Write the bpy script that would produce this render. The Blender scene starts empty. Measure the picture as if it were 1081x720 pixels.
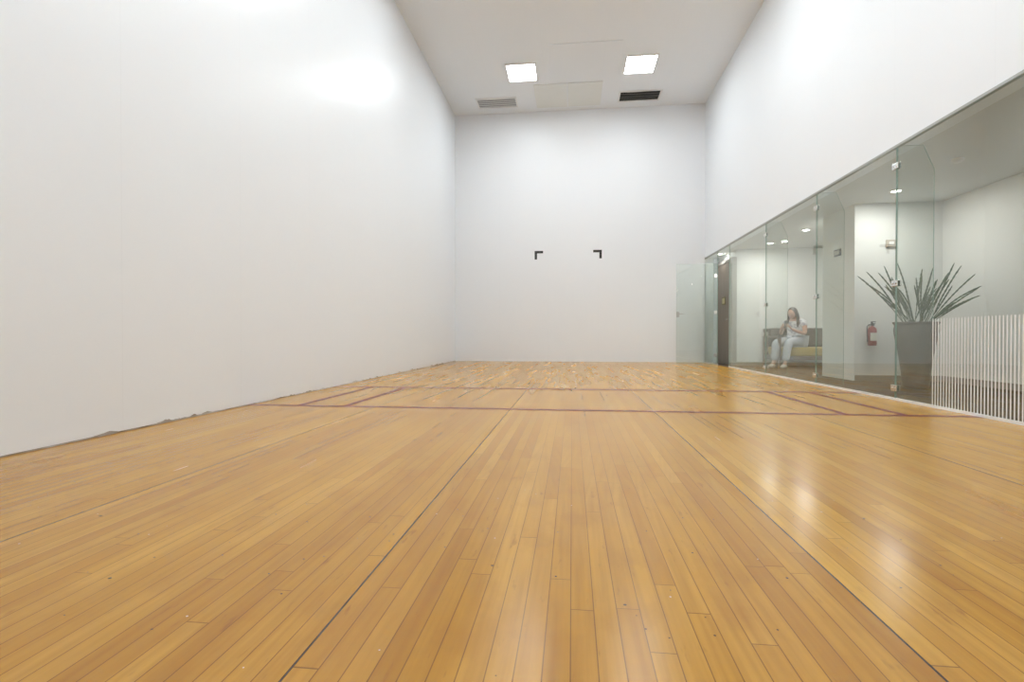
import bpy, bmesh, math, random
from mathutils import Vector, Matrix
random.seed(7)
S = bpy.context.scene
S.view_settings.view_transform = 'Standard'
S.view_settings.look = 'None'
S.view_settings.exposure = 0.0

# ------------------------------------------------------------------ helpers
def link(o):
    S.collection.objects.link(o); return o

def setp(o, label=None, category=None, kind=None, group=None, parent=None):
    if label: o["label"] = label
    if category: o["category"] = category
    if kind: o["kind"] = kind
    if group: o["group"] = group
    if parent is not None: o.parent = parent
    return o

def obj_bm(name, bm, mats, smooth=False, loc=(0,0,0), rotz=0, **kw):
    me = bpy.data.meshes.new(name)
    bmesh.ops.recalc_face_normals(bm, faces=bm.faces[:])
    bm.to_mesh(me); bm.free()
    if not isinstance(mats, (list, tuple)): mats = [mats]
    for m in mats: me.materials.append(m)
    if smooth:
        for p in me.polygons: p.use_smooth = True
    o = bpy.data.objects.new(name, me); link(o)
    o.location = loc; o.rotation_euler = (0, 0, rotz)
    return setp(o, **kw)

def add_box(bm, a, b, mi=0, bev=0.0, seg=2):
    r = bmesh.ops.create_cube(bm, size=1.0)
    vs = r['verts']
    for v in vs:
        v.co = Vector([(a[i]+b[i])/2 + v.co[i]*(b[i]-a[i]) for i in range(3)])
    fs = set(f for v in vs for f in v.link_faces)
    for f in fs: f.material_index = mi
    if bev > 0:
        es = list(set(e for v in vs for e in v.link_edges))
        rr = bmesh.ops.bevel(bm, geom=es, offset=bev, segments=seg, profile=0.5, affect='EDGES')
        for f in rr['faces']: f.material_index = mi

def box(name, a, b, mat, bev=0.0, **kw):
    bm = bmesh.new(); add_box(bm, a, b, 0, bev)
    return obj_bm(name, bm, mat, **kw)

def add_tube(bm, pts, radii, seg=10, mi=0, cap=True):
    pts = [Vector(p) for p in pts]
    if not isinstance(radii, (list, tuple)): radii = [radii]*len(pts)
    rings = []
    up = None
    for i, p in enumerate(pts):
        t = (pts[min(i+1, len(pts)-1)] - pts[max(i-1, 0)]).normalized()
        if up is None:
            up = Vector((0,0,1)) if abs(t.z) < 0.9 else Vector((1,0,0))
        s = t.cross(up)
        if s.length < 1e-5: s = t.cross(Vector((0,1,0)))
        s.normalize(); u = s.cross(t).normalized(); up = u
        rings.append([bm.verts.new(p + (s*math.cos(2*math.pi*k/seg) + u*math.sin(2*math.pi*k/seg))*radii[i]) for k in range(seg)])
    for i in range(len(rings)-1):
        for k in range(seg):
            f = bm.faces.new((rings[i][k], rings[i][(k+1)%seg], rings[i+1][(k+1)%seg], rings[i+1][k])); f.material_index = mi
    if cap:
        f = bm.faces.new(list(reversed(rings[0]))); f.material_index = mi
        f = bm.faces.new(rings[-1]); f.material_index = mi

def add_lathe(bm, prof, c=(0,0,0), seg=40, mi=0):
    rings = []
    for r, z in prof:
        if r < 1e-5: rings.append([bm.verts.new((c[0], c[1], c[2]+z))])
        else: rings.append([bm.verts.new((c[0]+r*math.cos(2*math.pi*k/seg), c[1]+r*math.sin(2*math.pi*k/seg), c[2]+z)) for k in range(seg)])
    for i in range(len(rings)-1):
        A, B = rings[i], rings[i+1]
        for k in range(seg):
            k2 = (k+1) % seg
            if len(A) == 1 and len(B) == 1: continue
            if len(A) == 1: f = bm.faces.new((A[0], B[k2], B[k]))
            elif len(B) == 1: f = bm.faces.new((A[k], A[k2], B[0]))
            else: f = bm.faces.new((A[k], A[k2], B[k2], B[k]))
            f.material_index = mi

# ------------------------------------------------------------------ node helper
class NT:
    def __init__(s, name):
        s.mat = bpy.data.materials.new(name); s.mat.use_nodes = True
        s.t = s.mat.node_tree; s.n = s.t.nodes; s.n.clear()
        s.out = s.n.new('ShaderNodeOutputMaterial')
    def new(s, ty, **kw):
        n = s.n.new(ty)
        for k, v in kw.items(): setattr(n, k, v)
        return n
    def L(s, a, b): s.t.links.new(a, b)
    def put(s, sock, v):
        if hasattr(v, 'is_output'): s.L(v, sock)
        else: sock.default_value = v
    def m(s, op, a, b=None, c=None, clamp=False):
        n = s.new('ShaderNodeMath', operation=op); n.use_clamp = clamp
        s.put(n.inputs[0], a)
        if b is not None: s.put(n.inputs[1], b)
        if c is not None: s.put(n.inputs[2], c)
        return n.outputs[0]
    def mix(s, f, a, b, blend='MIX'):
        n = s.new('ShaderNodeMix', data_type='RGBA', blend_type=blend)
        s.put(n.inputs[0], f); s.put(n.inputs[6], a); s.put(n.inputs[7], b)
        return n.outputs[2]
    def xyz(s):
        tc = s.new('ShaderNodeTexCoord'); sp = s.new('ShaderNodeSeparateXYZ')
        s.L(tc.outputs['Object'], sp.inputs[0]); return tc.outputs['Object'], sp.outputs
    def comb(s, x, y, z=0.0):
        n = s.new('ShaderNodeCombineXYZ'); s.put(n.inputs[0], x); s.put(n.inputs[1], y); s.put(n.inputs[2], z); return n.outputs[0]
    def noise(s, vec, scale, detail=4, rough=0.5):
        n = s.new('ShaderNodeTexNoise'); s.L(vec, n.inputs['Vector'])
        n.inputs['Scale'].default_value = scale; n.inputs['Detail'].default_value = detail; n.inputs['Roughness'].default_value = rough
        return n.outputs['Fac']
    def ramp(s, f, stops):
        n = s.new('ShaderNodeValToRGB'); s.L(f, n.inputs[0]); e = n.color_ramp.elements
        while len(e) > 1: e.remove(e[-1])
        e[0].position = stops[0][0]; e[0].color = stops[0][1]
        for p, c in stops[1:]:
            x = e.new(p); x.color = c
        return n.outputs[0]
    def fall(s, a, a0, a1, v0, v1):
        n = s.new('ShaderNodeMapRange'); s.put(n.inputs[0], a)
        n.inputs[1].default_value = a0; n.inputs[2].default_value = a1; n.inputs[3].default_value = v0; n.inputs[4].default_value = v1
        return n.outputs[0]
    def bsdf(s, color, rough=0.5, metal=0.0, spec=0.5, bump=None, bstr=0.2, bdist=0.01, coat=0.0, coatr=0.1):
        b = s.new('ShaderNodeBsdfPrincipled')
        s.put(b.inputs['Base Color'], color); s.put(b.inputs['Roughness'], rough)
        s.put(b.inputs['Metallic'], metal); s.put(b.inputs['Specular IOR Level'], spec)
        b.inputs['Coat Weight'].default_value = coat; b.inputs['Coat Roughness'].default_value = coatr
        if bump is not None:
            bn = s.new('ShaderNodeBump'); bn.inputs['Strength'].default_value = bstr; bn.inputs['Distance'].default_value = bdist
            s.L(bump, bn.inputs['Height']); s.L(bn.outputs[0], b.inputs['Normal'])
        s.L(b.outputs[0], s.out.inputs[0]); return b

def C(r, g, b): return (r, g, b, 1.0)

def simple(name, col, rough=0.5, metal=0.0, var=0.08, scale=20, bstr=0.05, spec=0.5, coat=0.0):
    t = NT(name); v, _ = t.xyz(); f = t.noise(v, scale)
    c = t.mix(f, C(*[x*(1-var) for x in col]), C(*[min(1, x*(1+var)) for x in col]))
    t.bsdf(c, rough, metal, spec, bump=f, bstr=bstr, bdist=0.003, coat=coat); return t.mat

def emis(name, col, strength):
    t = NT(name); e = t.new('ShaderNodeEmission'); e.inputs[0].default_value = C(*col); e.inputs[1].default_value = strength
    t.L(e.outputs[0], t.out.inputs[0]); return t.mat

def wall_mat(name, axis, base=(0.855,0.887,0.92), dirt=0.0, rough=0.42, seam=0.35, spec=0.4):
    t = NT(name); v, s = t.xyz()
    a = s[axis]
    fr = t.m('FRACT', t.m('DIVIDE', t.m('ADD', a, 20.11), 1.22))
    sm = t.m('LESS_THAN', fr, 0.0035)
    wn = t.noise(v, 0.6, 3)
    col = t.mix(wn, C(*base), C(*[x*0.98 for x in base]))
    col = t.mix(t.m('MULTIPLY', sm, seam*0.25), col, C(0.5, 0.5, 0.5))
    mp = t.new('ShaderNodeMapping'); mp.inputs['Scale'].default_value = (1, 1, 3.0); t.L(v, mp.inputs[0])
    sc = t.ramp(t.noise(mp.outputs[0], 5.0, 6, 0.65), [(0.66, C(0,0,0)), (0.8, C(1,1,1))])
    lowz = t.m('SUBTRACT', 1.0, t.m('DIVIDE', s[2], 2.2), clamp=True)
    col = t.mix(t.m('MULTIPLY', t.m('MULTIPLY', sc, lowz), 0.10), col, C(0.55, 0.5, 0.42))
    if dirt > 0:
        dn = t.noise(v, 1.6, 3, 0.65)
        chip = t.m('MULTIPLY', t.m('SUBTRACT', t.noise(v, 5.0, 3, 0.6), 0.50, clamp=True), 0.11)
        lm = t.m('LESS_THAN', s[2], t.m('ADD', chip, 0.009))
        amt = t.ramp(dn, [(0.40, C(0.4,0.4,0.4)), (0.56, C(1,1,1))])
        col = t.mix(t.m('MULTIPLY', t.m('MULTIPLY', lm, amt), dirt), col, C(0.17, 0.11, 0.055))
    bn = t.noise(v, 1.3, 3)
    t.bsdf(col, rough, spec=spec, bump=bn, bstr=0.08, bdist=0.02)
    return t.mat

# ------------------------------------------------------------------ materials
XL, XR, YB, ZC, YF = -2.94, 3.16, 12.83, 6.2, -0.4

def floor_material():
    t = NT('maple_court_floor'); v, s = t.xyz(); x, y = s[0], s[1]
    W = 1.21/23
    xs = t.m('DIVIDE', t.m('ADD', x, 0.53 + 24.2), W)
    ix = t.m('FLOOR', xs); fx = t.m('FRACT', xs)
    wn = t.new('ShaderNodeTexWhiteNoise', noise_dimensions='1D'); t.L(ix, wn.inputs['W'])
    Lp = t.m('ADD', 0.9, t.m('MULTIPLY', wn.outputs['Value'], 0.9))
    ys = t.m('DIVIDE', t.m('ADD', y, t.m('MULTIPLY', wn.outputs['Value'], 37.0)), Lp)
    iy = t.m('FLOOR', ys); fy = t.m('FRACT', ys)
    w2 = t.new('ShaderNodeTexWhiteNoise', noise_dimensions='3D'); t.L(t.comb(ix, iy, 0.0), w2.inputs['Vector'])
    k2 = t.fall(y, 2.0, 4.5, 0.55, 0.03)
    mean = t.m('MULTIPLY', t.m('SUBTRACT', w2.outputs['Value'], 0.5), k2)
    rnd = t.m('ADD', t.m('ADD', t.m('MULTIPLY', t.m('SUBTRACT', wn.outputs['Value'], 0.5), t.fall(y, 3.0, 6.5, 0.4, 0.10)), 0.5), mean)
    base = t.ramp(rnd, [(0.0, C(0.39, 0.175, 0.015)), (0.25, C(0.46, 0.218, 0.021)), (0.5, C(0.51, 0.257, 0.028)), (0.8, C(0.56, 0.295, 0.039)), (1.0, C(0.61, 0.34, 0.056))])
    gv = t.comb(t.m('ADD', t.m('MULTIPLY', x, 55.0), t.m('MULTIPLY', rnd, 91.0)), t.m('MULTIPLY', y, 1.8), t.m('MULTIPLY', rnd, 13.0))
    g = t.noise(gv, 1.0, 3, 0.5)
    near = t.fall(y, 2.0, 3.6, 1.0, 0.0)
    gf = t.m('MULTIPLY', t.ramp(g, [(0.35, C(0,0,0)), (0.75, C(1,1,1))]), t.m('MULTIPLY', t.fall(y, 1.5, 4.0, 1.0, 0.0), 0.42))
    base = t.mix(gf, base, C(0.25, 0.09, 0.01))
    bl = t.noise(t.comb(t.m('MULTIPLY', x, 1.4), t.m('MULTIPLY', y, 0.25), 0.0), 1.5, 1, 0.5)
    base = t.mix(t.ramp(bl, [(0.45, C(0,0,0)), (0.75, C(0.4,0.4,0.4))]), base, C(0.36, 0.15, 0.013))
    b3 = t.noise(t.comb(t.m('MULTIPLY', x, 4.0), t.m('MULTIPLY', y, 2.0), 5.0), 1.6, 4, 0.6)
    base = t.mix(t.m('MULTIPLY', t.ramp(b3, [(0.50, C(0,0,0)), (0.70, C(0.5,0.5,0.5))]), near), base, C(0.36, 0.15, 0.014))
    gp = t.m('LESS_THAN', fx, 0.045)
    gpf = t.m('MULTIPLY', gp, t.fall(y, 1.5, 5.0, 0.70, 0.08))
    ge = t.m('LESS_THAN', fy, 0.0022)
    gef = t.m('MULTIPLY', ge, t.fall(y, 1.5, 3.8, 0.68, 0.0))
    base = t.mix(t.m('MAXIMUM', gpf, gef), base, C(0.10, 0.04, 0.008))
    ex = t.m('FRACT', t.m('DIVIDE', t.m('ADD', x, 0.53 + 12.1 + 0.002), 1.21))
    exl = t.m('LESS_THAN', ex, 0.0045)
    base = t.mix(t.m('MULTIPLY', exl, t.fall(y, 3.5, 7.0, 0.92, 0.3)), base, C(0.03, 0.015, 0.006))
    for scl, th in ((9.0, 0.04), (21.0, 0.06)):
        vo = t.new('ShaderNodeTexVoronoi'); t.L(v, vo.inputs['Vector']); vo.inputs['Scale'].default_value = scl
        sp = t.m('MULTIPLY', t.m('LESS_THAN', vo.outputs['Distance'], th), t.fall(y, 1.8, 2.4, 1.0, 0.0))
        sep = t.new('ShaderNodeSeparateColor'); t.L(vo.outputs['Color'], sep.inputs[0])
        base = t.mix(t.m('MULTIPLY', sp, t.m('GREATER_THAN', sep.outputs[0], 0.92)), base, C(0.65, 0.55, 0.38))
        base = t.mix(t.m('MULTIPLY', sp, t.m('LESS_THAN', sep.outputs[0], 0.32)), base, C(0.06, 0.035, 0.015))
    scn = t.noise(t.comb(t.m('MULTIPLY', x, 30.0), t.m('MULTIPLY', y, 6.0), 9.0), 1.0, 3, 0.6)
    base = t.mix(t.m('MULTIPLY', t.ramp(scn, [(0.64, C(0,0,0)), (0.72, C(0.5,0.5,0.5))]), near), base, C(0.22, 0.085, 0.015))
    r1 = t.noise(t.comb(t.m('MULTIPLY', x, 4.0), t.m('MULTIPLY', y, 0.35), 0), 2.0, 2, 0.5)
    rgh = t.m('ADD', 0.13, t.m('MULTIPLY', r1, 0.20))
    t.bsdf(base, rgh, spec=0.45)
    return t.mat

M_floor = floor_material()
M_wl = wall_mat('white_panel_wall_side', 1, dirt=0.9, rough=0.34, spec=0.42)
M_wr = wall_mat('white_panel_wall_upper', 1, spec=0.2, rough=0.55)
M_wb = wall_mat('white_panel_wall_end', 0, base=(0.85,0.872,0.90))
M_ceil = wall_mat('white_ceiling_paint', 0, base=(0.85,0.885,0.92), rough=0.6)
M_hall = simple('hall_paint', (0.74, 0.745, 0.725), 0.6, var=0.02, scale=3)
M_hallc = simple('hall_ceiling_paint', (0.68, 0.69, 0.675), 0.7, var=0.02, scale=3)
def carpet():
    t = NT('brown_carpet'); v, s = t.xyz()
    n1 = t.noise(v, 160, 3); n2 = t.noise(t.comb(t.m('MULTIPLY', s[0], 12.0), t.m('MULTIPLY', s[1], 1.6)), 1.5, 4)
    c = t.mix(n1, C(0.035, 0.028, 0.022), C(0.12, 0.095, 0.075))
    c = t.mix(t.ramp(n2, [(0.45, C(0,0,0)), (0.6, C(1,1,1))]), c, C(0.10, 0.085, 0.07))
    t.bsdf(c, 0.95, spec=0.1, bump=n1, bstr=0.6, bdist=0.01); return t.mat
M_carpet = carpet()
M_black = simple('black_tape', (0.02, 0.02, 0.02), 0.5)
M_chrome = simple('brushed_chrome', (0.78, 0.79, 0.78), 0.25, 1.0, var=0.04)
M_alu = simple('aluminium_trim', (0.40, 0.41, 0.40), 0.4, 0.5, var=0.05)
M_whitep = simple('white_plastic', (0.84, 0.84, 0.83), 0.4, var=0.02)
M_film = simple('white_stripe_film', (0.84, 0.85, 0.85), 0.5, var=0.02)
M_frame = simple('white_metal_frame', (0.80, 0.80, 0.80), 0.4, var=0.02)
M_dark = simple('dark_duct', (0.012, 0.012, 0.012), 0.8)
M_cream = simple('cream_access_panel', (0.79, 0.81, 0.79), 0.55, var=0.02, scale=4)
M_light = emis('panel_diffuser', (0.925, 0.975, 1.0), 43.0)
M_lightb = emis('panel_diffuser_dimmer', (0.925, 0.975, 1.0), 36.0)
M_down = emis('downlight_lamp', (1.0, 0.97, 0.9), 22.0)

def glass(name, tint=(0.96, 0.977, 0.967), f0=0.065):
    t = NT(name)
    lw = t.new('ShaderNodeLayerWeight'); lw.inputs[0].default_value = 0.5
    f = t.m('ADD', f0, t.m('MULTIPLY', t.m('POWER', lw.outputs['Facing'], 4.5), 0.9), clamp=True)
    v, _ = t.xyz(); nz = t.noise(v, 2.0, 2)
    tr = t.new('ShaderNodeBsdfTransparent'); t.L(t.mix(nz, C(*tint), C(*[x*0.985 for x in tint])), tr.inputs[0])
    gl = t.new('ShaderNodeBsdfGlossy'); gl.inputs[0].default_value = C(0.93, 0.98, 0.94); gl.inputs[1].default_value = 0.01
    mx = t.new('ShaderNodeMixShader'); t.L(f, mx.inputs[0]); t.L(tr.outputs[0], mx.inputs[1]); t.L(gl.outputs[0], mx.inputs[2])
    t.L(mx.outputs[0], t.out.inputs[0]); return t.mat
M_glass = glass('clear_greenish_glass')
M_glassd = glass('tinted_door_glass', (0.925, 0.95, 0.937), 0.05)
M_edge = simple('polished_glass_edge', (0.28, 0.40, 0.35), 0.2, var=0.05)

# ------------------------------------------------------------------ court shell
def struct(o): o["kind"] = "structure"; return o
FL = struct(box('floor', (XL, YF, -0.1), (XR, YB, 0), M_floor))
struct(box('ceiling', (XL, YF, ZC), (XR+0.2, YB, ZC+0.1), M_ceil))
struct(box('wall_left', (XL-0.2, YF, -0.1), (XL, YB, ZC+0.1), M_wl))
struct(box('wall_back', (XL-0.2, YB, -0.1), (XR+0.2, YB+0.2, ZC+0.1), M_wb))
struct(box('wall_front', (XL-0.2, YF-0.2, -0.1), (XR+0.2, YF, ZC+0.1), M_wb))
GT = 2.5
struct(box('wall_right', (XR, YF, GT), (XR+0.2, YB, ZC), M_wr))
# painted court lines
def linem():
    t = NT('maroon_line_paint'); v, s = t.xyz()
    n1 = t.noise(v, 3, 2); t.bsdf(t.mix(n1, C(0.15, 0.006, 0.014), C(0.20, 0.014, 0.02)), 0.3, spec=0.3); return t.mat
M_line = linem()
def cline(x0, y0, x1, y1):
    bm = bmesh.new(); bm.faces.new([bm.verts.new(p) for p in ((x0,y0,0.0012),(x1,y0,0.0012),(x1,y1,0.0012),(x0,y1,0.0012))])
    obj_bm('court_line', bm, M_line, parent=FL, label="maroon painted court line")
cline(XL, 4.38, XR, 4.45); cline(XL, 6.10, XR, 6.195)
for c in (-2.47, -2.03, 2.19, 2.64): cline(c-0.026, 4.45, c+0.026, 6.10)

# ------------------------------------------------------------------ hall shell
HX = 5.1
struct(box('floor_hall', (XR, YF, -0.1), (6.0, YB, -0.001), M_carpet))
struct(box('ceiling_hall', (XR+0.2, YF, GT), (6.0, YB, GT+0.1), M_hallc))
struct(box('wall_hall_side', (HX, YF, -0.001), (HX+0.15, 7.8, GT), M_hall))
bm = bmesh.new()
add_box(bm, (3.96, 7.8, -0.001), (HX+0.15, 8.73, GT))
struct(obj_bm('wall_hall_block', bm, M_hall))
struct(box('wall_hall_recess', (5.55, 8.73, -0.001), (5.7, 11.6, GT), M_hall))
struct(box('wall_hall_end', (3.5, 11.6, -0.001), (5.7, 11.72, GT), M_hall))
struct(box('wall_hall_passage', (3.5, 11.72, -0.001), (3.6, YB, GT), M_hall))
struct(box('wall_hall_front', (XR+0.2, YF-0.2, -0.1), (6.0, YF, GT+0.1), M_hall))
M_base = simple('baseboard_paint', (0.30, 0.28, 0.25), 0.5)
struct(box('baseboard_hall', (3.97, 7.788, 0), (HX, 7.8, 0.08), M_base))
struct(box('baseboard_side', (HX-0.012, 0, 0), (HX, 7.788, 0.08), M_base))
struct(box('baseboard_end', (3.5, 11.588, 0), (5.55, 11.6, 0.08), M_base))

# ------------------------------------------------------------------ glass wall
def glass_box(name, a, b, thin=0, gm=None, **kw):
    bm = bmesh.new(); add_box(bm, a, b, 1)
    bm.normal_update()
    for f in bm.faces:
        n = f.normal
        if abs(n[thin]) > 0.9: f.material_index = 0
    return obj_bm(name, bm, [gm or M_glass, M_edge], **kw)
ys = [YF, 0.5, 2.13, 3.81, 5.48, 7.15, 8.92, 10.9]
n = 1
panes = {}
for i in range(len(ys)-1):
    o = glass_box('window_%d' % n, (XR, ys[i]+0.003, 0.02), (XR+0.012, ys[i+1]-0.003, GT-0.02)); struct(o); panes[i] = o; n += 1
struct(glass_box('window_%d' % n, (XR, 10.903, 2.24), (XR+0.012, 11.757, GT-0.02))); n += 1
struct(glass_box('window_%d' % n, (XR, 11.763, 0.02), (XR+0.012, YB, GT-0.02)))
struct(box('trim_1', (XR-0.008, YF, GT-0.018), (XR+0.03, YB, GT+0.006), M_alu))
struct(box('trim_2', (XR-0.006, YF, 0.0), (XR+0.02, 10.9, 0.022), M_whitep))
struct(box('trim_3', (XR-0.006, 11.76, 0.0), (XR+0.02, YB, 0.022), M_whitep))
def stripes(pane, y0, y1):
    bm = bmesh.new(); yy = y1
    while yy - 0.012 > y0:
        add_box(bm, (XR-0.0010, yy-0.012, 0.025), (XR-0.0005, yy, 0.785)); yy -= 0.034
    obj_bm('striped_film', bm, M_film, parent=pane, label="white vertical stripe film on the glass")
stripes(panes[3], 3.83, 4.95); stripes(panes[2], 2.15, 3.80)

def clip_mesh():
    bm = bmesh.new()
    add_box(bm, (-0.016, -0.045, -0.03), (-0.001, 0.045, 0.03), 0, 0.004)
    add_box(bm, (0.013, -0.045, -0.03), (0.028, 0.045, 0.03), 0, 0.004)
    for yy in (-0.024, 0.024):
        add_tube(bm, [(-0.022, yy, 0), (-0.016, yy, 0)], 0.01, 12)
    me = bpy.data.meshes.new('clip'); bmesh.ops.recalc_face_normals(bm, faces=bm.faces[:]); bm.to_mesh(me); bm.free()
    me.materials.append(M_chrome); return me
CM = clip_mesh()
for yj in (2.13, 3.81, 5.48, 7.15, 8.92):
    bm = bmesh.new()
    w = 0.33
    prof = [(0.0, 0.0), (w, 0.0), (w, 2.26), (w-0.10, GT-0.002), (0.0, GT-0.002)]
    A = [bm.verts.new((px, -0.006, pz)) for px, pz in prof]
    B = [bm.verts.new((px, 0.006, pz)) for px, pz in prof]
    f = bm.faces.new(A); f.material_index = 0
    f = bm.faces.new(list(reversed(B))); f.material_index = 0
    for k in range(5):
        f = bm.faces.new((A[k], A[(k+1) % 5], B[(k+1) % 5], B[k])); f.material_index = 1
    fin = obj_bm('glass_fin', bm, [M_glass, M_edge], loc=(XR+0.0125, yj, 0),
                 label="upright glass stiffening fin clipped to the court glass wall", category="glass fin", group="fins bracing the glass wall")
    for z in (2.3, 1.15, 0.12):
        c = bpy.data.objects.new('clip', CM); link(c); c.parent = fin
        c.location = (-0.0125, 0, z); c["label"] = "chrome patch clip"

# open glass door, perpendicular to the glass wall
D = glass_box('door_1', (XR-0.87, 11.746, 0.015), (XR-0.008, 11.76, 2.22), thin=1, gm=M_glassd); struct(D)
D["label"] = "frameless clear glass door standing open into the court"
def hinge(z):
    bm = bmesh.new()
    add_box(bm, (XR-0.07, 11.736, z-0.04), (XR-0.012, 11.745, z+0.04), 0, 0.003)
    add_box(bm, (XR-0.07, 11.761, z-0.04), (XR-0.012, 11.770, z+0.04), 0, 0.003)
    add_tube(bm, [(XR-0.008, 11.754, z-0.045), (XR-0.008, 11.754, z+0.045)], 0.009, 12)
    add_box(bm, (XR-0.014, 11.77, z-0.04), (XR-0.002, 11.84, z+0.04), 0, 0.003)
    return obj_bm('hinge', bm, M_chrome, parent=D, label="chrome door hinge")
for z in (1.95, 1.15, 0.22): hinge(z)
bm = bmesh.new()
add_box(bm, (XR-0.865, 11.733, 1.05), (XR-0.81, 11.745, 1.17), 0, 0.004)
add_tube(bm, [(XR-0.835, 11.736, 1.12), (XR-0.835, 11.70, 1.12), (XR-0.81, 11.69, 1.12), (XR-0.72, 11.69, 1.12)], 0.009, 10)
add_box(bm, (XR-0.865, 11.761, 1.05), (XR-0.81, 11.773, 1.17), 0, 0.004)
obj_bm('handle', bm, simple('satin_steel', (0.5,0.5,0.5), 0.35, 0.7), parent=D, label="steel lever handle with lock plate")

# brown door in passage
def wood_dark(name, a, b):
    t = NT(name); v, s = t.xyz()
    g = t.noise(t.comb(t.m('MULTIPLY', s[0], 30.0), t.m('MULTIPLY', s[1], 30.0), t.m('MULTIPLY', s[2], 1.5)), 1.0, 5)
    t.bsdf(t.mix(g, C(*a), C(*b)), 0.4); return t.mat
M_dw = wood_dark('dark_brown_wood', (0.08, 0.052, 0.035), (0.18, 0.125, 0.08))
M_dg = wood_dark('grey_brown_wood', (0.17, 0.14, 0.112), (0.29, 0.245, 0.20))
d2 = struct(box('door_2', (3.415, 11.60, 0.0), (3.449, 12.68, 2.27), M_dg))
d2["label"] = "grey-brown wooden door"
bm = bmesh.new()
add_box(bm, (3.405, 11.53, 0), (3.5, 11.598, 2.33)); add_box(bm, (3.405, 12.682, 0), (3.5, 12.735, 2.33)); add_box(bm, (3.405, 11.598, 2.272), (3.5, 12.682, 2.33))
struct(obj_bm('trim_4', bm, simple('door_frame_grey', (0.34, 0.32, 0.29), 0.5)))
bm = bmesh.new()
add_tube(bm, [(3.415, 11.70, 1.0), (3.37, 11.70, 1.0), (3.36, 11.72, 1.0), (3.36, 11.82, 1.0)], 0.009, 10)
add_tube(bm, [(3.415, 11.70, 1.0), (3.407, 11.70, 1.0)], 0.025, 16)
obj_bm('handle', bm, M_chrome, parent=d2, label="chrome lever handle")
bm = bmesh.new(); add_box(bm, (3.408, 12.05, 1.34), (3.4145, 12.30, 1.52), 0, 0.002); add_box(bm, (3.406, 12.08, 1.37), (3.4082, 12.27, 1.49), 1)
obj_bm('door_sign', bm, [simple('olive_sign', (0.16, 0.14, 0.05), 0.4), simple('sign_face', (0.50, 0.46, 0.25), 0.4)], parent=d2, label="small olive door plaque")

# ------------------------------------------------------------------ back wall corner marks
def mark(xc, sgn, label):
    bm = bmesh.new(); L, w, y0, y1 = 0.21, 0.06, -0.004, 0.0
    prof = [(0,0),(0,-L),(sgn*w,-L),(sgn*w,-w),(sgn*L,-w),(sgn*L,0)]
    A = [bm.verts.new((p[0], y0, p[1])) for p in prof]; B = [bm.verts.new((p[0], y1, p[1])) for p in prof]
    bm.faces.new(A); bm.faces.new(list(reversed(B)))
    for k in range(6): bm.faces.new((A[k], A[(k+1) % 6], B[(k+1) % 6], B[k]))
    obj_bm('corner_mark', bm, M_black, loc=(xc, YB, 2.75), label=label, category="wall marking", group="black corner marks on the end wall")
mark(-0.93, 1, "black tape corner mark opening downward toward the other mark")
mark(0.72, -1, "black tape corner mark mirrored, stuck on the white wall")

# ------------------------------------------------------------------ ceiling fittings
def ceil_light(x, y, mat):
    e = bpy.data.objects.new('ceiling_light', None); link(e); e.location = (x, y, ZC)
    setp(e, "square white recessed ceiling light panel, switched on", "ceiling light", group="square light panels in the court ceiling")
    bm = bmesh.new(); a, b, w = 0.29, 0.33, 0.03
    add_box(bm, (-a-w, -b-w, -0.025), (a+w, -b, 0)); add_box(bm, (-a-w, b, -0.025), (a+w, b+w, 0))
    add_box(bm, (-a-w, -b, -0.025), (-a, b, 0)); add_box(bm, (a, -b, -0.025), (a+w, b, 0))
    obj_bm('light_frame', bm, M_frame, parent=e)
    bm = bmesh.new(); add_box(bm, (-a, -b, -0.018), (a, b, -0.006)); obj_bm('diffuser', bm, mat, parent=e)
for y in (10.87, 7.3, 4.0, 0.9):
    mt = M_lightb if y > 10 else M_light
    ceil_light(-1.06, y, mt); ceil_light(1.38, y-0.05, mt)

def vent(x0, x1, y0, y1, dark, label):
    e = bpy.data.objects.new('ceiling_vent', None); link(e); e.location = ((x0+x1)/2, (y0+y1)/2, ZC)
    setp(e, label, "air vent", group="air grilles in the ceiling")
    a, b, w = (x1-x0)/2, (y1-y0)/2, 0.035
    bm = bmesh.new()
    add_box(bm, (-a, -b, -0.02), (a, -b+w, 0)); add_box(bm, (-a, b-w, -0.02), (a, b, 0))
    add_box(bm, (-a, -b+w, -0.02), (-a+w, b-w, 0)); add_box(bm, (a-w, -b+w, -0.02), (a, b-w, 0))
    obj_bm('vent_frame', bm, M_frame, parent=e)
    bm = bmesh.new(); add_box(bm, (-a+w, -b+w, -0.003), (a-w, b-w, 0)); obj_bm('duct_opening', bm, M_dark, parent=e)
    bm = bmesh.new()
    if dark:
        for i in range(5):
            yy = -b+w + (i+0.5)*(2*b-2*w)/5
            xa = -a+w + random.choice((0, 0.0, 0.15, 0.3)); xb = a-w - random.choice((0, 0.0, 0.2, 0.35))
            p0 = Vector((xa, yy+random.uniform(-.03,.03), -0.01)); p2 = Vector((xb, yy+random.uniform(-.03,.03), -0.01))
            p1 = p0.lerp(p2, random.uniform(.3,.7)) + Vector((0, random.uniform(-.05,.05), -random.uniform(0, .03)))
            add_tube(bm, [p0, p1, p2], 0.005, 5)
    else:
        for i in range(5):
            yy = -b+w + (i+0.5)*(2*b-2*w)/5
            r = bmesh.ops.create_cube(bm, size=1)
            for v in r['verts']:
                p = Vector((v.co.x*(2*a-2*w), v.co.y*0.054, v.co.z*0.002))
                p = Matrix.Rotation(-0.12, 3, 'X') @ p
                v.co = p + Vector((0, yy, -0.012))
    obj_bm('louvers', bm, simple('grey_louver', (0.55,0.55,0.55), 0.5) if not dark else simple('bent_grey_louver', (0.2,0.2,0.19), 0.6), parent=e)
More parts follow.
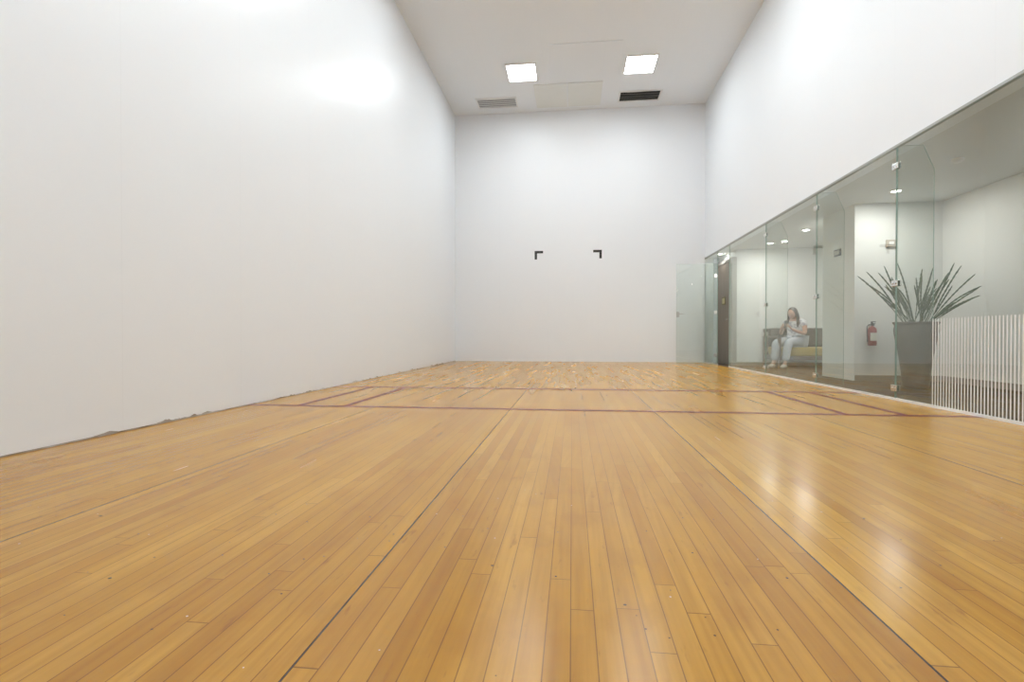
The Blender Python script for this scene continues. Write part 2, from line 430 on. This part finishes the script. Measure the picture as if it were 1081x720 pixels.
vent(-2.27, -1.30, 11.95, 12.48, False, "white louvered ceiling air grille")
vent(1.06, 2.02, 11.97, 12.5, True, "ceiling air grille with dark open duct and bent louvers")
def panel(x0, x1, y0, y1, mat, label):
    bm = bmesh.new(); add_box(bm, (x0, y0, -0.012), (x1, y1, 0), 0, 0.002)
    obj_bm('access_panel', bm, mat, loc=(0,0,ZC), label=label, category="ceiling access panel", group="access panels in the ceiling")
panel(-0.86, -0.125, 11.45, 12.6, M_cream, "off-white ceiling access panel beside another panel")
panel(-0.105, 0.66, 11.45, 12.6, M_cream, "off-white ceiling access panel beside another panel")
panel(-0.45, 0.95, 9.9, 11.35, M_ceil, "large flush white ceiling access panel")

# ------------------------------------------------------------------ hall fittings
def downlight(x, y):
    e = bpy.data.objects.new('downlight', None); link(e); e.location = (x, y, GT)
    setp(e, "small round recessed hall downlight, switched on", "downlight", group="hall downlights")
    bm = bmesh.new(); add_lathe(bm, [(0.052, 0), (0.075, 0), (0.073, -0.008), (0.052, -0.006), (0.052, 0)], seg=28); obj_bm('trim_ring', bm, M_whitep, parent=e)
    bm = bmesh.new(); add_lathe(bm, [(0, -0.001), (0.052, -0.001), (0.052, -0.005), (0, -0.005)], seg=28); obj_bm('lamp', bm, M_down, parent=e)
for p in ((4.14, 7.18), (4.08, 9.62), (4.25, 9.05), (3.95, 10.9), (4.2, 4.6), (4.2, 2.0), (3.33, 12.2)):
    downlight(*p)
    l = bpy.data.lights.new('downlight_beam', 'AREA'); l.shape = 'DISK'; l.size = 0.12; l.energy = 16 if p[1] < 12 else 4; l.color = (1, 0.985, 0.95)
    lo = bpy.data.objects.new('downlight_beam', l); link(lo); lo.location = (p[0], p[1], GT-0.012)
bm = bmesh.new(); add_lathe(bm, [(0, 0), (0.055, 0), (0.055, -0.02), (0.035, -0.04), (0, -0.042)], seg=28)
obj_bm('smoke_detector', bm, M_whitep, smooth=False, loc=(4.03, 5.95, GT), label="small round white smoke detector on the hall ceiling", category="smoke detector")
bm = bmesh.new(); add_box(bm, (-0.06, -0.035, -0.05), (0.06, 0, 0.05), 0, 0.006); add_box(bm, (-0.03, -0.05, -0.02), (0.03, -0.035, 0.02), 1, 0.006)
obj_bm('alarm_strobe', bm, [simple('beige_plastic', (0.5,0.45,0.38), 0.4), M_whitep], loc=(4.42, 7.8, 1.93), label="small beige alarm strobe on the hall wall", category="alarm strobe")
bm = bmesh.new(); add_box(bm, (-0.02, -0.09, -0.05), (0, 0.09, 0.05), 0, 0.004); add_box(bm, (-0.022, -0.07, -0.03), (-0.02, 0.07, 0.03), 1)
obj_bm('wall_plaque', bm, [M_dark, simple('plaque_face', (0.5,0.5,0.48),0.4)], loc=(3.96, 8.25, 1.88), label="small dark plaque on the white hall pillar", category="wall sign")

# fire extinguisher
M_red = simple('red_enamel', (0.30, 0.018, 0.018), 0.3, var=0.05, coat=0.3)
fe = bpy.data.objects.new('fire_extinguisher', None); link(fe); fe.location = (4.16, 7.73, 0.50)
setp(fe, "red fire extinguisher with white label hanging on the hall wall", "fire extinguisher")
fe.scale = (0.8, 0.82, 0.85)
bm = bmesh.new(); add_lathe(bm, [(0, 0), (0.06, 0), (0.068, 0.012), (0.068, 0.25), (0.06, 0.285), (0.035, 0.305), (0.02, 0.31), (0.02, 0.325), (0, 0.325)], seg=28)
obj_bm('cylinder', bm, M_red, smooth=True, parent=fe)
bm = bmesh.new(); add_tube(bm, [(0,0,0.322), (0,0,0.36)], 0.018, 14); add_box(bm, (-0.018, -0.07, 0.36), (0.018, 0.02, 0.37), 0, 0.003)
add_box(bm, (-0.015, -0.085, 0.385), (0.015, 0.02, 0.395), 0, 0.003); add_box(bm, (-0.012, 0.0, 0.36), (0.012, 0.02, 0.395)); add_tube(bm, [(0.02,0,0.34),(0.035,0,0.34)], 0.014, 12)
obj_bm('valve', bm, M_black, parent=fe)
bm = bmesh.new(); add_tube(bm, [(-0.018,0,0.34), (-0.06,-0.01,0.345), (-0.092,-0.015,0.31), (-0.095,-0.02,0.22), (-0.088,-0.02,0.10), (-0.086,-0.02,0.06)], [0.009]*5+[0.014], 10)
obj_bm('hose', bm, M_black, smooth=True, parent=fe)
bm = bmesh.new(); 
seg=10
for k in range(seg):
    a0 = -math.pi/2-0.9+1.8*k/seg; a1 = -math.pi/2-0.9+1.8*(k+1)/seg
    bm.faces.new([bm.verts.new((0.0695*math.cos(a), 0.0695*math.sin(a), z)) for a, z in ((a0,.08),(a1,.08),(a1,.21),(a0,.21))])
obj_bm('label_sticker', bm, simple('label_paper', (0.7,0.68,0.62), 0.5, scale=60, var=0.25), parent=fe)
bm = bmesh.new(); add_box(bm, (-0.02, 0.067, 0.12), (0.02, 0.085, 0.34)); obj_bm('wall_bracket', bm, M_chrome, parent=fe)

# ------------------------------------------------------------------ potted plant
PX, PY = 4.13, 6.76
pp = bpy.data.objects.new('potted_plant', None); link(pp); pp.location = (PX, PY, 0)
setp(pp, "tall taupe vase holding a spiky dark green plant on carpet", "potted plant")
bm = bmesh.new()
add_lathe(bm, [(0, 0), (0.122, 0), (0.136, 0.02), (0.136, 0.05), (0.146, 0.2), (0.172, 0.4), (0.208, 0.6), (0.223, 0.70), (0.214, 0.755), (0.220, 0.775), (0.234, 0.79), (0.229, 0.802), (0.207, 0.80), (0.20, 0.77), (0.20, 0.73), (0, 0.73)], seg=48)
def potm():
    t = NT('taupe_glazed_pot'); v, s = t.xyz(); n1 = t.noise(v, 6, 5); 
    t.bsdf(t.mix(n1, C(0.085,0.070,0.063), C(0.17,0.142,0.128)), 0.45, bump=t.noise(v, 40, 3), bstr=0.2, bdist=0.004); return t.mat
obj_bm('pot', bm, potm(), smooth=True, parent=pp)
tips = [(908,291),(912,300),(921,286),(918,312),(930,303),(934,287),(944,279),(941,297),(952,291),(957,276),(962,293),(969,285),(976,297),(981,284),(990,292),(1001,283),(1009,278),(996,303),(1012,294),(1022,291),(1030,303),(1049,303),(1040,312),(1018,315),(928,322),(1005,320),(950,305),(985,305)]
tips += [(random.uniform(932, 1004), random.uniform(284, 316)) for _ in range(14)]
bm = bmesh.new()
ca, sa = 0.993, 0.116
for i, (tx, tv) in enumerate(tips):
    u = (tx-967)/87.0*0.97; z = 0.63 + (355-tv)/87.0; w = random.uniform(-0.2, 0.2)
    tip = Vector((u*ca - w*sa, u*sa + w*ca, z))
    if tip.x > 0.93: tip.x = 0.93
    bx = max(-0.13, min(0.13, tip.x*0.15 + random.uniform(-0.07, 0.07))); by = max(-0.13, min(0.13, tip.y*0.2 + random.uniform(-0.06, 0.06)))
    base = Vector((bx, by, 0.72))
    mid = base.lerp(tip, 0.5) + Vector((-tip.x*0.06 + random.uniform(-.05,.05), random.uniform(-.04,.04), 0.03 + random.uniform(-.03,.06)))
    N = 28; pts = []; rr = []
    for k in range(N+1):
        q = k/N
        pts.append(base*(1-q)**2 + mid*2*q*(1-q) + tip*q*q)
        r = 0.003 + 0.003*min(1, q*1.6)
        if q > 0.35: r += 0.0045*(k % 2)
        if q > 0.93: r *= 0.6
        rr.append(r)
    add_tube(bm, pts, rr, 7)
def leafm():
    t = NT('dark_green_reed'); v, s = t.xyz(); n1 = t.noise(v, 25, 3)
    t.bsdf(t.mix(n1, C(0.018,0.048,0.015), C(0.06,0.115,0.035)), 0.6); return t.mat
obj_bm('foliage', bm, leafm(), parent=pp, smooth=True)
bm = bmesh.new(); add_lathe(bm, [(0, 0.732), (0.1, 0.745), (0.199, 0.735)], seg=30)
obj_bm('soil', bm, simple('potting_soil', (0.03,0.022,0.016), 0.95, scale=60, var=0.4, bstr=0.6), parent=pp)

# ------------------------------------------------------------------ sofa
M_must = simple('mustard_fabric', (0.40, 0.29, 0.045), 0.85, var=0.15, scale=90, bstr=0.3)
M_olive = simple('dark_olive_fabric', (0.065, 0.05, 0.028), 0.85, var=0.2, scale=90, bstr=0.3)
sf = bpy.data.objects.new('sofa', None); link(sf); sf.location = (4.75, 11.05, 0)
setp(sf, "dark wood framed sofa with mustard seat cushions against the hall wall", "sofa")
x0, x1, y0, y1 = -0.72, 0.72, -0.36, 0.46
bm = bmesh.new()
add_box(bm, (x0, y0+0.02, 0.16), (x1, y1, 0.24), 0, 0.008)
for xa in (x0, x1-0.06):
    add_box(bm, (xa, y0, 0.24), (xa+0.06, y0+0.06, 0.60), 0, 0.006)
    add_box(bm, (xa, y1-0.06, 0.24), (xa+0.06, y1, 0.60), 0, 0.006)
    add_box(bm, (xa-0.005, y0-0.02, 0.60), (xa+0.065, y1, 0.635), 0, 0.008)
add_box(bm, (x0, y1-0.05, 0.24), (x1, y1, 0.30), 0, 0.005); add_box(bm, (x0, y1-0.05, 0.72), (x1, y1, 0.79), 0, 0.008)
for i in range(9):
    xx = x0+0.03 + i*(x1-x0-0.06)/8
    add_box(bm, (xx-0.015, y1-0.04, 0.30), (xx+0.015, y1-0.015, 0.72))
obj_bm('frame', bm, M_dw, parent=sf)
for xx in (x0+0.03, x1-0.03):
    for yy in (y0+0.05, y1-0.03):
        bm = bmesh.new(); add_box(bm, (xx-0.03, yy-0.03, 0), (xx+0.03, yy+0.03, 0.16), 0, 0.006); obj_bm('leg', bm, M_dw, parent=sf)
def cushion(name, a, b, mat):
    bm = bmesh.new(); add_box(bm, a, b, 0, 0.035, 4)
    return obj_bm(name, bm, mat, smooth=True, parent=sf)
cushion('seat_cushion', (x0+0.07, y0+0.01, 0.24), (-0.003, y1-0.07, 0.41), M_must)
cushion('seat_cushion', (0.003, y0+0.01, 0.24), (x1-0.07, y1-0.07, 0.41), M_must)
cushion('back_cushion', (x0+0.07, y1-0.19, 0.415), (-0.003, y1-0.06, 0.80), M_olive)
cushion('back_cushion', (0.003, y1-0.19, 0.415), (x1-0.07, y1-0.06, 0.80), M_olive)

# ------------------------------------------------------------------ person
def eval_mesh(o):
    dg = bpy.context.evaluated_depsgraph_get(); dg.update()
    me = bpy.data.meshes.new_from_object(o.evaluated_get(dg)); bpy.data.objects.remove(o); return me
def skin(verts, edges, rad, sub=2, root=0):
    me = bpy.data.meshes.new('t'); me.from_pydata(verts, edges, []); o = bpy.data.objects.new('t', me); link(o)
    o.modifiers.new('s', 'SKIN')
    for i, r in enumerate(rad):
        d = me.skin_vertices[0].data[i]; d.radius = r if isinstance(r, tuple) else (r, r); d.use_root = (i == root)
    m = o.modifiers.new('u', 'SUBSURF'); m.levels = sub; m.render_levels = sub
    return eval_mesh(o)
def chain(verts, rad, sub=1): return skin(verts, [(i, i+1) for i in range(len(verts)-1)], rad, sub)
def ell(c, r, rot=0.0, jaw=0.0):
    bm = bmesh.new(); bmesh.ops.create_uvsphere(bm, u_segments=32, v_segments=20, radius=1)
    R = Matrix.Rotation(rot, 3, 'X')
    for v in bm.verts:
        p = v.co.copy()
        if jaw and p.z < 0: p.x *= 1+jaw*p.z; p.y *= 1+jaw*0.5*p.z
        v.co = R @ Vector((p.x*r[0], p.y*r[1], p.z*r[2])) + Vector(c)
    me = bpy.data.meshes.new('e'); bm.to_mesh(me); bm.free(); return me
def fuse(name, meshes, vox, mat, smoothit=3, **kw):
    bm = bmesh.new()
    for m in meshes: bm.from_mesh(m)
    me = bpy.data.meshes.new(name); bm.to_mesh(me); bm.free(); o = bpy.data.objects.new('tmp', me); link(o)
    r = o.modifiers.new('r', 'REMESH'); r.mode = 'VOXEL'; r.voxel_size = vox
    s = o.modifiers.new('s', 'SMOOTH'); s.iterations = smoothit; s.factor = 0.5
    m2 = eval_mesh(o); m2.name = name; m2.materials.clear(); m2.materials.append(mat)
    for p in m2.polygons: p.use_smooth = True; p.material_index = 0
    o = bpy.data.objects.new(name, m2); link(o); return setp(o, **kw)

M_skin = simple('warm_skin', (0.44, 0.25, 0.17), 0.5, var=0.05)
M_hair = simple('dark_brown_hair', (0.022, 0.014, 0.010), 0.45, var=0.3, scale=50, bstr=0.4)
def shirtm():
    t = NT('white_printed_shirt'); v, s = t.xyz(); n1 = t.noise(v, 22, 2)
    t.bsdf(t.mix(t.ramp(n1, [(0.50, C(0,0,0)), (0.56, C(1,1,1))]), C(0.60,0.60,0.61), C(0.28,0.28,0.34)), 0.8, bump=t.noise(v, 18, 3), bstr=0.4, bdist=0.01); return t.mat
M_shirt = shirtm()
M_pants = simple('pale_grey_trousers', (0.40, 0.42, 0.46), 0.8, var=0.25, scale=15, bstr=0.4)
M_shoe = simple('white_shoes', (0.55, 0.53, 0.50), 0.6)

V = [(0,0,.525), (0,.015,.66), (0,-.01,.80), (0,-.035,.895), (0,-.07,.955), (0,-.09,1.0)]
R_ = [(.16,.12), (.125,.095), (.14,.10), (.085,.07), .045, .05]
E = [(0,1),(1,2),(2,3),(3,4),(4,5)]
def addc(start, pts, rr):
    prev = start
    for p, r in zip(pts, rr):
        V.append(p); R_.append(r); E.append((prev, len(V)-1)); prev = len(V)-1
for s in (-1, 1):
    addc(3, [(s*.10,-.03,.895), (s*.165,-.035,.865), (s*.20,-.07,.75), (s*.215,-.11,.645), (s*.15,-.21,.685), (s*.085,-.30,.735)], [.055,.052,.043,.038,.033,.024])
    addc(0, [(s*.085,-.06,.495), (s*.10,-.26,.495), (s*.11,-.46,.475), (s*.105,-.51,.29), (s*.10,-.555,.10), (s*.105,-.60,.05), (s*.11,-.68,.035)], [.088,.078,.058,.050,.034,.034,.026])
parts = [skin(V, E, R_, 2)]
hc = (0,-.115,1.03)
tilt = 0.30
parts.append(ell(hc, (.070,.086,.103), tilt, jaw=0.25))
RH = Matrix.Rotation(tilt, 3, 'X')
def hp(x, y, z): return tuple(RH @ Vector((x, y, z)) + Vector(hc))
parts.append(ell(hp(0,-.088,-.012), (.011,.016,.018), tilt))
for s in (-1,1): parts.append(ell(hp(s*.071, .005, -.005), (.010,.018,.028), tilt))
for s in (-1,1):
    parts.append(chain([(s*.085,-.30,.735), (s*.068,-.325,.765), (s*.055,-.345,.80)], [(.022,.016),(.026,.017),(.024,.015)], 2))
    for k, (dz, ln) in enumerate(((.030,.92),(.012,1.0),(-.006,.95),(-.023,.78))):
        b = (s*.055, -.352, .795+dz*0.8)
        parts.append(chain([b, (s*(.055-.012*ln), -.372, .80+dz), (s*(.055-.032*ln), -.376, .80+dz), (s*(.055-.05*ln), -.368, .798+dz)], [.0095,.009,.0085,.0075], 1))
    parts.append(chain([(s*.062,-.33,.775), (s*.050,-.328,.80), (s*.036,-.333,.822), (s*.022,-.340,.832)], [.012,.011,.0095,.008], 1))
PROT = math.radians(-50)
PLOC = (4.47, 10.98, 0.0)
PS = 1.05
person = fuse('person', parts, 0.0065, M_skin, 2, label="seated person with long dark hair, white top, looking at a phone", category="person")
person.location = PLOC; person.rotation_euler = (0, 0, PROT); person.scale = (PS*1.06, PS, PS)
# clothing
Vs = [(0,0,.50), (0,.015,.66), (0,-.01,.80), (0,-.033,.885), (0,-.045,.92)]
Rs = [(.176,.145), (.152,.122), (.160,.122), (.098,.083), (.07,.065)]
Es = [(0,1),(1,2),(2,3),(3,4)]
for s in (-1,1):
    b = len(Vs); Vs += [(s*.10,-.03,.893), (s*.168,-.035,.865), (s*.198,-.065,.765)]; Rs += [.066,.064,.062]; Es += [(3,b),(b,b+1),(b+1,b+2)]
fuse('shirt', [skin(Vs, Es, Rs, 2)], 0.008, M_shirt, 2, parent=person, label="white printed short-sleeved top")
Vs = [(0,0,.52)]; Rs = [(.168,.128)]; Es = []
for s in (-1,1):
    b = len(Vs); Vs += [(s*.085,-.06,.498), (s*.10,-.26,.497), (s*.11,-.465,.477), (s*.105,-.515,.29), (s*.10,-.55,.13)]; Rs += [.098,.090,.076,.070,.064]
    Es += [(0,b)] + [(b+i,b+i+1) for i in range(4)]
fuse('trousers', [skin(Vs, Es, Rs, 2)], 0.009, M_pants, 2, parent=person, label="pale grey trousers")
for s in (-1,1):
    fuse('shoe', [chain([(s*.10,-.535,.045), (s*.103,-.60,.045), (s*.11,-.67,.036), (s*.112,-.71,.032)], [(.045,.045),(.046,.046),(.044,.036),(.036,.028)], 2)], 0.006, M_shoe, 1, parent=person)
hair = [ell(hp(0,.022,.018), (.083,.088,.105), tilt)]
for s in (-1,1):
    hair.append(chain([hp(s*.062,.0,.05), hp(s*.083,.01,-.02), (s*.085,-.085,.93), (s*.095,-.10,.84), (s*.09,-.115,.77)], [(.02,.03),(.02,.035),(.026,.034),(.026,.03),(.012,.014)], 2))
hair.append(chain([hp(0,.08,.02), (0,.01,.94), (0,.055,.86)], [(.07,.04),(.075,.035),(.06,.02)], 2))
fuse('hair', hair, 0.007, M_hair, 2, parent=person, label="long dark brown hair")
for s in (-1,1):
    bm = bmesh.new(); bm.from_mesh(ell(hp(s*.028,-.077,.008), (.010,.006,.006), tilt)); obj_bm('eye', bm, M_hair, smooth=True, parent=person)
bm = bmesh.new(); bm.from_mesh(ell(hp(0,-.079,-.05), (.020,.007,.006), tilt)); obj_bm('mouth', bm, simple('lips', (0.4,0.13,0.11), 0.45), smooth=True, parent=person)
bm = bmesh.new(); add_box(bm, (-.037,-.004,-.075), (.037,.004,.075), 0, 0.0035); add_box(bm, (-.034,.004,-.07), (.034,.0046,.07), 1)
ph = obj_bm('phone', bm, [M_black, simple('phone_screen', (0.05,0.06,0.08), 0.1)], label="black phone held upright in both hands", category="phone")
Mx = Matrix.Translation(PLOC) @ Matrix.Rotation(PROT, 4, 'Z')
ph.matrix_world = Mx @ Matrix.Translation((0,-.354*PS,.825*PS)) @ Matrix.Rotation(-0.25, 4, 'X')

# ------------------------------------------------------------------ world + camera
w = bpy.data.worlds.new('world'); S.world = w; w.use_nodes = True
w.node_tree.nodes['Background'].inputs[0].default_value = (0.8, 0.85, 0.9, 1); w.node_tree.nodes['Background'].inputs[1].default_value = 0.3
cam = bpy.data.cameras.new('camera'); co = bpy.data.objects.new('camera', cam); link(co)
cam.sensor_width = 36; cam.lens = 36*544/1081; cam.clip_start = 0.02
co.location = (0, 0, 0.63)
co.rotation_euler = (math.radians(90-0.53), 0, math.radians(6.66))
S.camera = co
